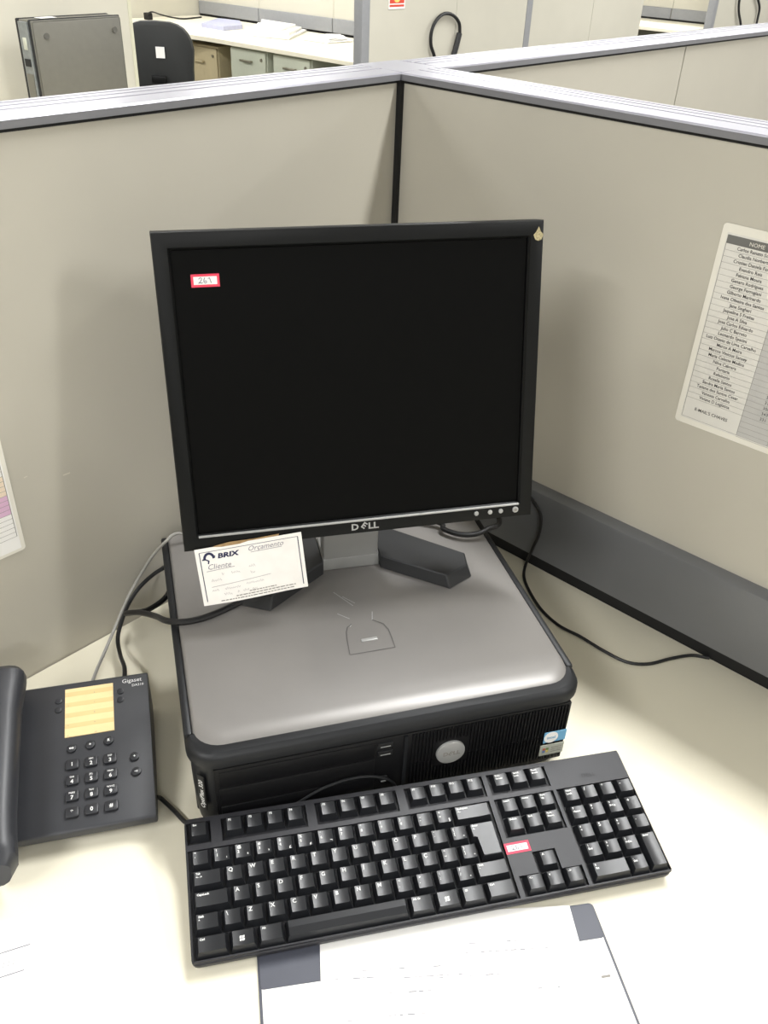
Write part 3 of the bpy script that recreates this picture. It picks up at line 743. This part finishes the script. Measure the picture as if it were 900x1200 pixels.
# ------------------------------------------------------------------ names list on partition
LX, LZ = .4375, 1.0265; LW_, LH_ = .20, .2205
nl = thing('names_list', 'laminated list of names taped to the beige partition', 'notice', (LX, -.0006, LZ), (R(90), 0, 0))
bm = bmesh.new(); prism(bm, rrect(0, LW_, 0, LH_, .004, 4), 0, .0005); obj('lamination', bm, M_lam, nl)
obj('paper', box(.006, LW_ - .006, .0065, LH_ - .0085, .0005, .0007), M_sheet, nl)
tb, tt = .0085, LH_ - .0105
obj('header_band', box(.007, LW_ - .007, tt - .0085, tt, .0007, .0008), M_hdr, nl)
obj('number_column', box(.071, LW_ - .007, tb, tt - .0088, .0007, .0008), M_greycol, nl)
text('lettering', 'NOME', .0055, M_lam, nl, (.038, tt - .0062, .0010), align='CENTER')
NM = ['Carlos Renato Souza', 'Claudia Norberta', 'Cristian Daniela Faria', 'Evandro Reis', 'Fabiana Moura', 'Genaro Rodrigues', 'George Ferrugiani', 'Gilberto Marinardo', 'Ivana Oliveira dos Santos', 'Jane Singhari', 'Jaqueline S Freitas', 'Jose A Silva', 'Jose Carlos Eduardo', 'Julio C Barreto', 'Leonardo Spacini', 'Luiz Otavio de Lima Carvalho', 'Marco A Meira', 'Marcos Vinicius Sansey', 'Maria Celeste Medina', 'Nilva Cabrera', 'Portaria', 'Refeitorio', 'Rosalia Santos', 'Sandra Maria Santos', 'Tatiane dos Santos Cesar', 'Vanessa Carvalho', 'Viviane D Logistica']
RH = (tt - .0085 - (tb + .0235)) / len(NM)
bm = bmesh.new()
for i, s in enumerate(NM):
    y = tt - .0085 - (i + 1) * RH
    text('lettering', s, .0049, M_ink, nl, (.0385, y + .0018, .0010), align='CENTER', sx=.92, bold=.00004)
    bx(bm, .007, LW_ - .007, y - .0001, y + .0001, .0008, .0009)
    text('lettering', str(300 + (i * 37) % 49), .0049, M_ink, nl, (.093, y + .0018, .0010), align='CENTER')
y = tb + .0235
for k in range(1, 5): bx(bm, .071, LW_ - .007, y - k * RH - .0001, y - k * RH + .0001, .0008, .0009)
bx(bm, .0068, .0072, tb, tt, .0008, .0009); bx(bm, .0708, .0712, tb, tt, .0008, .0009); bx(bm, .105, .1053, tb, tt, .0008, .0009); bx(bm, .007, LW_ - .007, tb - .0001, tb + .0001, .0008, .0009)
obj('table_rules', bm, M_line, nl)
text('lettering', "E-MAIL'S CHAVES", .0050, M_ink, nl, (.0385, tb + .0105, .0010), align='CENTER', bold=.00004)

# colour-coded sheet on the other partition
AW, AH = .29, .205
cs = thing('colour_coded_sheet', 'laminated table sheet with peach and mauve rows on partition above the telephone', 'notice', (.0006, -.5742 - AW, .9100), (R(90), 0, R(90)))
bm = bmesh.new(); prism(bm, rrect(0, AW, 0, AH, .004, 4), 0, .0005); obj('lamination', bm, M_lam, cs)
obj('paper', box(.005, AW - .0045, .0035, AH - .005, .0005, .0007), M_paper, cs)
bm = bmesh.new(); rh = .0057; y0 = .0195
for i in range(32):
    y = y0 + i * rh
    if y > AH - .012: break
    if i < 31 and i in (5, 6, 7, 8): obj('mauve_row', box(.01, AW - .0065, y, y + rh, .0007, .0008), M_pink, cs)
    if i in (9, 10, 11, 12): obj('peach_row', box(.01, AW - .0065, y, y + rh, .0007, .0008), M_orange, cs)
    bx(bm, .01, AW - .0065, y - .00015, y + .00015, .0008, .0009)
bx(bm, AW - .0068, AW - .0062, y0, AH - .012, .0008, .0009); bx(bm, AW - .04, AW - .0397, y0, AH - .012, .0008, .0009)
obj('table_rules', bm, M_line, cs)

bm = bmesh.new()
p0, p1 = onx(74, 557, .0004), onx(82, 554, .0004)
ribbon(bm, [(p0.y, p0.z), (p1.y, p1.z)], .0016, 0); p0, p1 = onx(28, 560, .0004), onx(32, 558, .0004); ribbon(bm, [(p0.y, p0.z), (p1.y, p1.z)], .001, 0)
for v in bm.verts: v.co = Vector((.0004, v.co.x, v.co.y))
ch('scuff', bm, mat('pale_scuff', (206, 200, 186), .5), pa)
# ------------------------------------------------------------------ background: screen and upright case
EZ = 1.75
def tall_partition(name, label, loc, parts):
    e = thing(name, label, 'partition', loc)
    for n, b, m in parts: ch(n, b, m, e)
    return e
tall_partition('office_screen', 'pale screen behind the upright grey computer case', (-2.93, .4, 0),
               [('panel', box(-2.96, -2.90, -1.2, 1.515, .05, EZ), M_panel_w), ('edge_strip', box(-2.962, -2.898, 1.515, 1.53, .05, EZ), mat('screen_edge', (196, 194, 172), .5)), ('edge_shadow_gap', box(-2.955, -2.905, 1.53, 1.534, .05, EZ), M_cabdark)])
d2 = thing('office_desk', 'cream desk under the upright grey computer case', 'desk', (-2.5, .4, 0))
ch('worktop', box(-2.897, -2.15, -1.15, 1.5, D - .025, D, .002), M_desk, d2)
ch('side_panel', box(-2.85, -2.2, 1.45, 1.475, 0, D - .025), M_deskedge, d2); ch('side_panel', box(-2.85, -2.2, -1.1, -1.075, 0, D - .025), M_deskedge, d2)
# the case stands on its side: x across its broad face, y away, z up
tw = thing('computer_case', 'grey desktop computer case standing upright beyond the partition', 'computer', (-2.590, .9095, D), (0, 0, R(96.8)))
TWH = .397
obj('body', box(-.010, .394, .002, .082, 0.004, TWH, .004), M_case2, tw)
obj('side_cover', box(-.006, .394, -.004, .003, .006, TWH - .004, .006), M_case2, tw)
obj('edge_frame', box(-.015, .398, .0035, .012, .003, TWH + .0025, .004), M_black, tw)
obj('top_frame', box(-.015, .398, .070, .086, .003, TWH + .0025, .004), M_black, tw)
rp_ = obj('rear_plate', box(-.018, -.008, .014, .068, .010, TWH - .006, .001, 1), M_case2b, tw)
obj('port_block', box(-.022, -.017, .026, .056, .245, .27), M_black, rp_); obj('port_block', box(-.021, -.017, .022, .060, .10, .22), M_case2, rp_); obj('vent_disc', box(-.021, -.017, .030, .050, .30, .34, .0015), M_stick, rp_)
for x, z in ((.045, .345), (.36, .35), (.045, .05), (.36, .05)):
    bm = bmesh.new(); cyl(bm, (0, 0), .011, 0, .004, 12); obj('rubber_foot', bm, mat('dull_rubber', (84, 82, 77), .6), tw, (x, -.004, z), (R(90), 0, 0))
obj('paper_scrap', box(.05, .12, .02, .06, TWH + .0025, TWH + .0035), M_paper, tw)
bm = bmesh.new()
for pts in (((.13, .105), (.145, .11), (.155, .106)), ((.17, .11), (.19, .13), (.185, .115), (.205, .1)), ((.12, .08), (.16, .083)), ((.20, .085), (.29, .092)), ((.185, .14), (.2, .143))): ribbon(bm, pts, .003)
obj('scratches', bm, M_stick, tw, (0, -.0045, 0), (R(90), 0, 0))

# ------------------------------------------------------------------ background: far cubicle row
PX = -3.4
def post(y, label, x=PX):
    e = thing('partition_post', label, 'post', (x, y, 0))
    ch('post', box(x - .035, x + .035, y - .035, y + .035, 0, EZ, .004), M_post, e)
    ch('post_cap', box(x - .036, x + .036, y - .036, y + .036, EZ, EZ + .006), M_black, e)
post(3.47, 'grey post at the front corner of the papered far desk')
post(5.19, 'grey post between two cream screens past the hanging cable')
post(8.30, 'grey post beside the smaller far desk')
def screenY(y0, y1, seam, label):
    ps = []
    if seam: ps = [('panel', box(PX - .03, PX + .03, y0, seam - .002, .05, EZ), M_panel_w), ('panel', box(PX - .03, PX + .03, seam + .002, y1, .05, EZ), M_panel_w), ('joint', box(PX - .026, PX + .026, seam - .002, seam + .002, .05, EZ), M_cabdark)]
    else: ps = [('panel', box(PX - .03, PX + .03, y0, y1, .05, EZ), M_panel_w)]
    tall_partition('office_screen', label, (PX, (y0 + y1) / 2, 0), ps + [('plinth', box(PX - .028, PX + .028, y0, y1, 0, .05), M_black)])
screenY(3.505, 5.155, 4.345, 'cream screen with red sign and hanging cable loop')
screenY(5.225, 6.87, 6.07, 'cream screen ending beside the smaller far desk')
screenY(8.335, 11.5, 9.6, 'cream screen with a thin hanging cable past the smaller far desk')
def backwall(y, x0, x1, seams, label):
    xs = [x0] + seams + [x1]
    e = thing('office_screen', label, 'partition', ((x0 + x1) / 2, y, 0))
    for a, b in zip(xs, xs[1:]):
        ch('panel', box(a + .002, b - .002, y, y + .06, .05, EZ), M_panel_w, e)
        ch('desk_rail', box(a + .004, b - .004, y - .014, y, .755, .852, .003, 1), M_post, e)
    ch('joint_backing', box(x0, x1, y + .004, y + .056, .05, EZ - .01), M_cabdark, e)
    ch('shadow_gap', box(x0, x1, y - .004, y, .73, .755), M_black, e)
    ch('plinth', box(x0, x1, y + .005, y + .055, 0, .05), M_black, e)
backwall(4.50, -6.36, PX - .032, [-5.56, -4.69], 'cream screen with grey rail behind the papered far desk')
backwall(8.78, -6.36, PX - .036, [-5.2, -4.05], 'cream screen with grey rail behind the smaller far desk')
tall_partition('office_screen', 'cream screen closing the end of the papered far desk', (-6.4, 3, 0), [('panel', box(-6.43, -6.37, 1.0, 4.56, .05, EZ), M_panel_w), ('plinth', box(-6.425, -6.375, 1.0, 4.56, 0, .05), M_black)])

def Ldesk(label, yb, yf, xr, xl, ret_x, ret_y):
    e = thing('office_desk', label, 'desk', ((xl + xr) / 2, (yb + yf) / 2, 0))
    poly = [(xr, yf), (xr, yb), (xl, yb), (xl, ret_y), (ret_x, ret_y)]
    p0, p1, p2 = Vector((ret_x, yf - .55)), Vector((ret_x + .05, yf + .03)), Vector((ret_x + .8, yf))
    for i in range(11):
        t = i / 10; q = p0 * (1 - t) ** 2 + 2 * t * (1 - t) * p1 + p2 * t * t; poly.append((q.x, q.y))
    bm = bmesh.new(); prism(bm, poly[::-1], D - .028, D, .003, 1); ch('worktop', bm, M_desk, e)
    ch('side_panel', box(xr - .03, xr - .005, yf + .05, yb - .02, 0, D - .028), M_cabdark, e)
    ch('modesty_panel', box(xl + .02, xr - .035, yb - .12, yb - .10, .2, D - .028), M_cabdark, e)
    return e
Ldesk('cream corner desk with papers against the far cubicle screen', 4.484, 3.52, -3.45, -6.36, -5.65, 1.4)
Ldesk('pale desk in the far cubicle behind the second cream screen', 8.764, 7.85, -3.46, -6.36, -5.3, 6.2)

def pedestal(label, x0, x1, y0, y1, z1, m, drawers, bar=True):
    e = thing('drawer_pedestal', label, 'drawers', ((x0 + x1) / 2, (y0 + y1) / 2, 0))
    ch('body', box(x0, x1, y0 + .018, y1, .03, z1, .003, 1), m, e)
    ch('base', box(x0 + .02, x1 - .02, y0 + .03, y1 - .02, 0, .03), M_black, e)
    h = (z1 - .06) / drawers
    for i in range(drawers):
        zt = z1 - .012 - i * h
        d = ch('drawer', box(x0 + .006, x1 - .006, y0, y0 + .018, zt - h + .010, zt, .003, 1), m, e)
        bm = bmesh.new(); xc = (x0 + x1) / 2; zc = zt - h * .32
        bx(bm, xc - .06, xc + .06, y0 - .028, y0 - .016, zc - .007, zc + .007, .003); bx(bm, xc - .055, xc - .045, y0 - .017, y0, zc - .005, zc + .005); bx(bm, xc + .045, xc + .055, y0 - .017, y0, zc - .005, zc + .005)
        hd = obj('handle', bm, M_handle if bar else M_beige, d)
        if i == 0:
            bm = bmesh.new(); cyl(bm, (0, 0), .011, 0, .006, 12); obj('lock', bm, M_handle, d, (x1 - .045, y0, zt - .05), (R(90), 0, 0))
    return e
pedestal('beige two-drawer pedestal beside the black chair', -5.44, -5.03, 3.62, 4.1, .665, M_beige, 2, False)
pedestal('pale green drawer unit next to the beige pedestal', -4.81, -4.42, 3.57, 4.05, .705, M_cab, 3)
pedestal('pale green drawer unit nearest the grey post', -4.345, -3.965, 3.57, 4.05, .705, M_cab, 3)

# black chair
cc = Vector((-4.55, 2.78, 0))
chair = thing('office_chair', 'black office chair with white tag on its plastic back', 'chair', cc, (0, 0, R(38)))
bm = bmesh.new()
def backring(y, sc): 
    pts = []
    for i in range(28):
        a = 2 * math.pi * i / 28; c, s = math.cos(a), math.sin(a)
        px_ = .232 * sc * abs(c) ** .6 * (1 if c > 0 else -1) * (1.0 if s > 0 else .94)
        pz = (.27 if s > 0 else .30) * sc * abs(s) ** .6 * (1 if s > 0 else -1)
        pts.append((px_, y + .25 * px_ * px_ * 2 , .64 + pz))
    return pts
loft(bm, [backring(-.03, .9), backring(-.022, .985), backring(0, 1.0), backring(.03, .98), backring(.045, .88)])
for f in bm.faces: f.smooth = True
obj('backrest', bm, M_chair, chair)
obj('back_bracket', box(-.035, .035, -.052, -.02, .36, .60, .008), M_black, chair)
obj('recline_lever', box(-.045, .055, -.06, -.04, .555, .60, .008), M_bez, chair)
tg = obj('paper_tag', box(-.005, .052, -.034, -.031, .70, .765), M_paper, chair); tg['label'] = 'white paper tag'
bm = bmesh.new(); prism(bm, rrect(-.23, .23, .05, .50, .08, 5), .43, .50, .02, 2); obj('seat', bm, M_chair, chair)
bm = bmesh.new(); cyl(bm, (0, .27), .028, .10, .43, 14); obj('gas_post', bm, M_black, chair)
for i in range(5):
    a = R(72 * i + 20); bm = bmesh.new(); tube(bm, [(0, .27, .11), (.15 * math.cos(a), .27 + .15 * math.sin(a), .095), (.28 * math.cos(a), .27 + .28 * math.sin(a), .075)], .018, 8, 4)
    lg = obj('base_arm', bm, M_black, chair)
    bm = bmesh.new(); cyl(bm, (0, 0), .025, -.02, .02, 14); obj('caster', bm, M_black, lg, (.28 * math.cos(a), .27 + .28 * math.sin(a), .0255), (R(90), 0, a))

# things on the far desk
def flat(name, label, cat, px, z0, z1, m, bev=.001):
    P = [onz(x, y, z1) for x, y in px]; c = sum(P, Vector()) / len(P)
    bm = bmesh.new(); poly = [(p.x - c.x, p.y - c.y) for p in P]
    prism(bm, poly, 0, z1 - z0, bev, 1)
    return tag(obj(name, bm, m, None, (c.x, c.y, z0)), label, cat)
flat('folder', 'blue-grey folder lying on the papered far desk', 'folder', [(236, 27), (262, 31), (284, 29), (281, 24), (256, 21)], D, D + .03, M_bluefold)
def crumple(name, label, px, z0, hgt):
    P = [onz(x, y, z0 + hgt * .5) for x, y in px]
    for p in P: p.y = min(p.y, 4.44)
    c = sum(P, Vector()) / len(P); c.z = z0
    e = thing(name, label, 'papers', c)
    for k in range(3):
        bm = bmesh.new(); rr = random.Random(k + len(px)); s = 1 - .16 * k
        poly = [((p.x - c.x) * s * rr.uniform(.9, 1.05), (p.y - c.y) * s * rr.uniform(.9, 1.05)) for p in P]
        prism(bm, poly, hgt * k / 3, hgt * (k + 1) / 3 - .001, .002, 1)
        for v in bm.verts: v.co.z = max(0.0, v.co.z + (rr.uniform(-.004, .008) if k else rr.uniform(0, .004)))
        obj('sheet', bm, M_paper, e, smooth=False)
crumple('paper_stack', 'thick heap of white papers next to the blue-grey folder', [(296, 38), (338, 43), (368, 33), (352, 30), (312, 24), (298, 27)], D, .05)
crumple('paper_stack', 'flat white papers on the desk next to the grey post', [(356, 45), (385, 49), (413, 47), (405, 42), (378, 40)], D, .025)
pw = thing('power_lead', 'black lead with plug on the far desk behind the chair', 'cable', onz(200, 20, D))
bm = bmesh.new(); tube(bm, [p - pw.location for p in zp([(236, 20, .747), (215, 22, .747), (200, 20, .747), (188, 17, .77), (178, 14, .80), (172, 17, .78)])], .006, 8, 8); obj('lead', bm, M_cabB, pw)
obj('plug', box(-.03, .03, -.025, .025, 0, .05, .006), M_black, pw, onz(174, 23, .741) - pw.location)

# hanging cable loops and sign
def onE(x, y, o=.056): return onx(x, y, PX + o)
lc = thing('hanging_cable', 'thick black cable looped over the cream screen under the red sign', 'cable', onE(522, 75))
bm = bmesh.new(); tube(bm, [onE(512, 82) - lc.location, onE(509, 66) - lc.location, onE(505, 52) - lc.location, onE(506, 36) - lc.location, onE(512, 23) - lc.location, onE(521, 16) - lc.location, onE(531, 18) - lc.location, onE(538, 27) - lc.location, onE(539, 40) - lc.location], .011, 8, 6); obj('cord', bm, M_cabB, lc)
bm = bmesh.new(); tube(bm, [onE(538.5, 39) - lc.location, onE(535, 53) - lc.location, onE(531, 68) - lc.location, onE(528, 82) - lc.location], .019, 8, 4); obj('plug_sleeve', bm, M_stand, lc)
lc2 = thing('hanging_cable', 'thin dark cable hanging on the farthest cream screen', 'cable', onE(878, 35))
for L in (((869, 45), (868, 28), (866, 15), (866, 4), (868, -8)), ((884, 45), (887, 26), (890, 11), (889, 2), (886, -8))):
    bm = bmesh.new(); tube(bm, [onE(x, y) - lc2.location for x, y in L], .012, 8, 6); obj('strand', bm, M_stand, lc2)
a_, b_ = onE(455, 11, .031), onE(475, -14, .031)
sg = thing('wall_sign', 'small red safety sign on the cream screen', 'sign', (PX + .031, a_.y, a_.z), (R(90), 0, R(90)))
w_, h_ = b_.y - a_.y, b_.z - a_.z
obj('plate', box(0, w_, 0, h_, 0, .003), M_paper, sg); obj('red_field', box(.008, w_ - .008, .012, h_ - .008, .003, .0036), M_signred, sg)
obj('white_line', box(.008, w_ - .008, .024, .030, .0036, .004), M_paper, sg)
bm = bmesh.new(); prism(bm, rrect(w_ * .32, w_ * .68, .036, h_ * .8, .02, 4), .0036, .0042); obj('symbol', bm, M_signyel, sg)
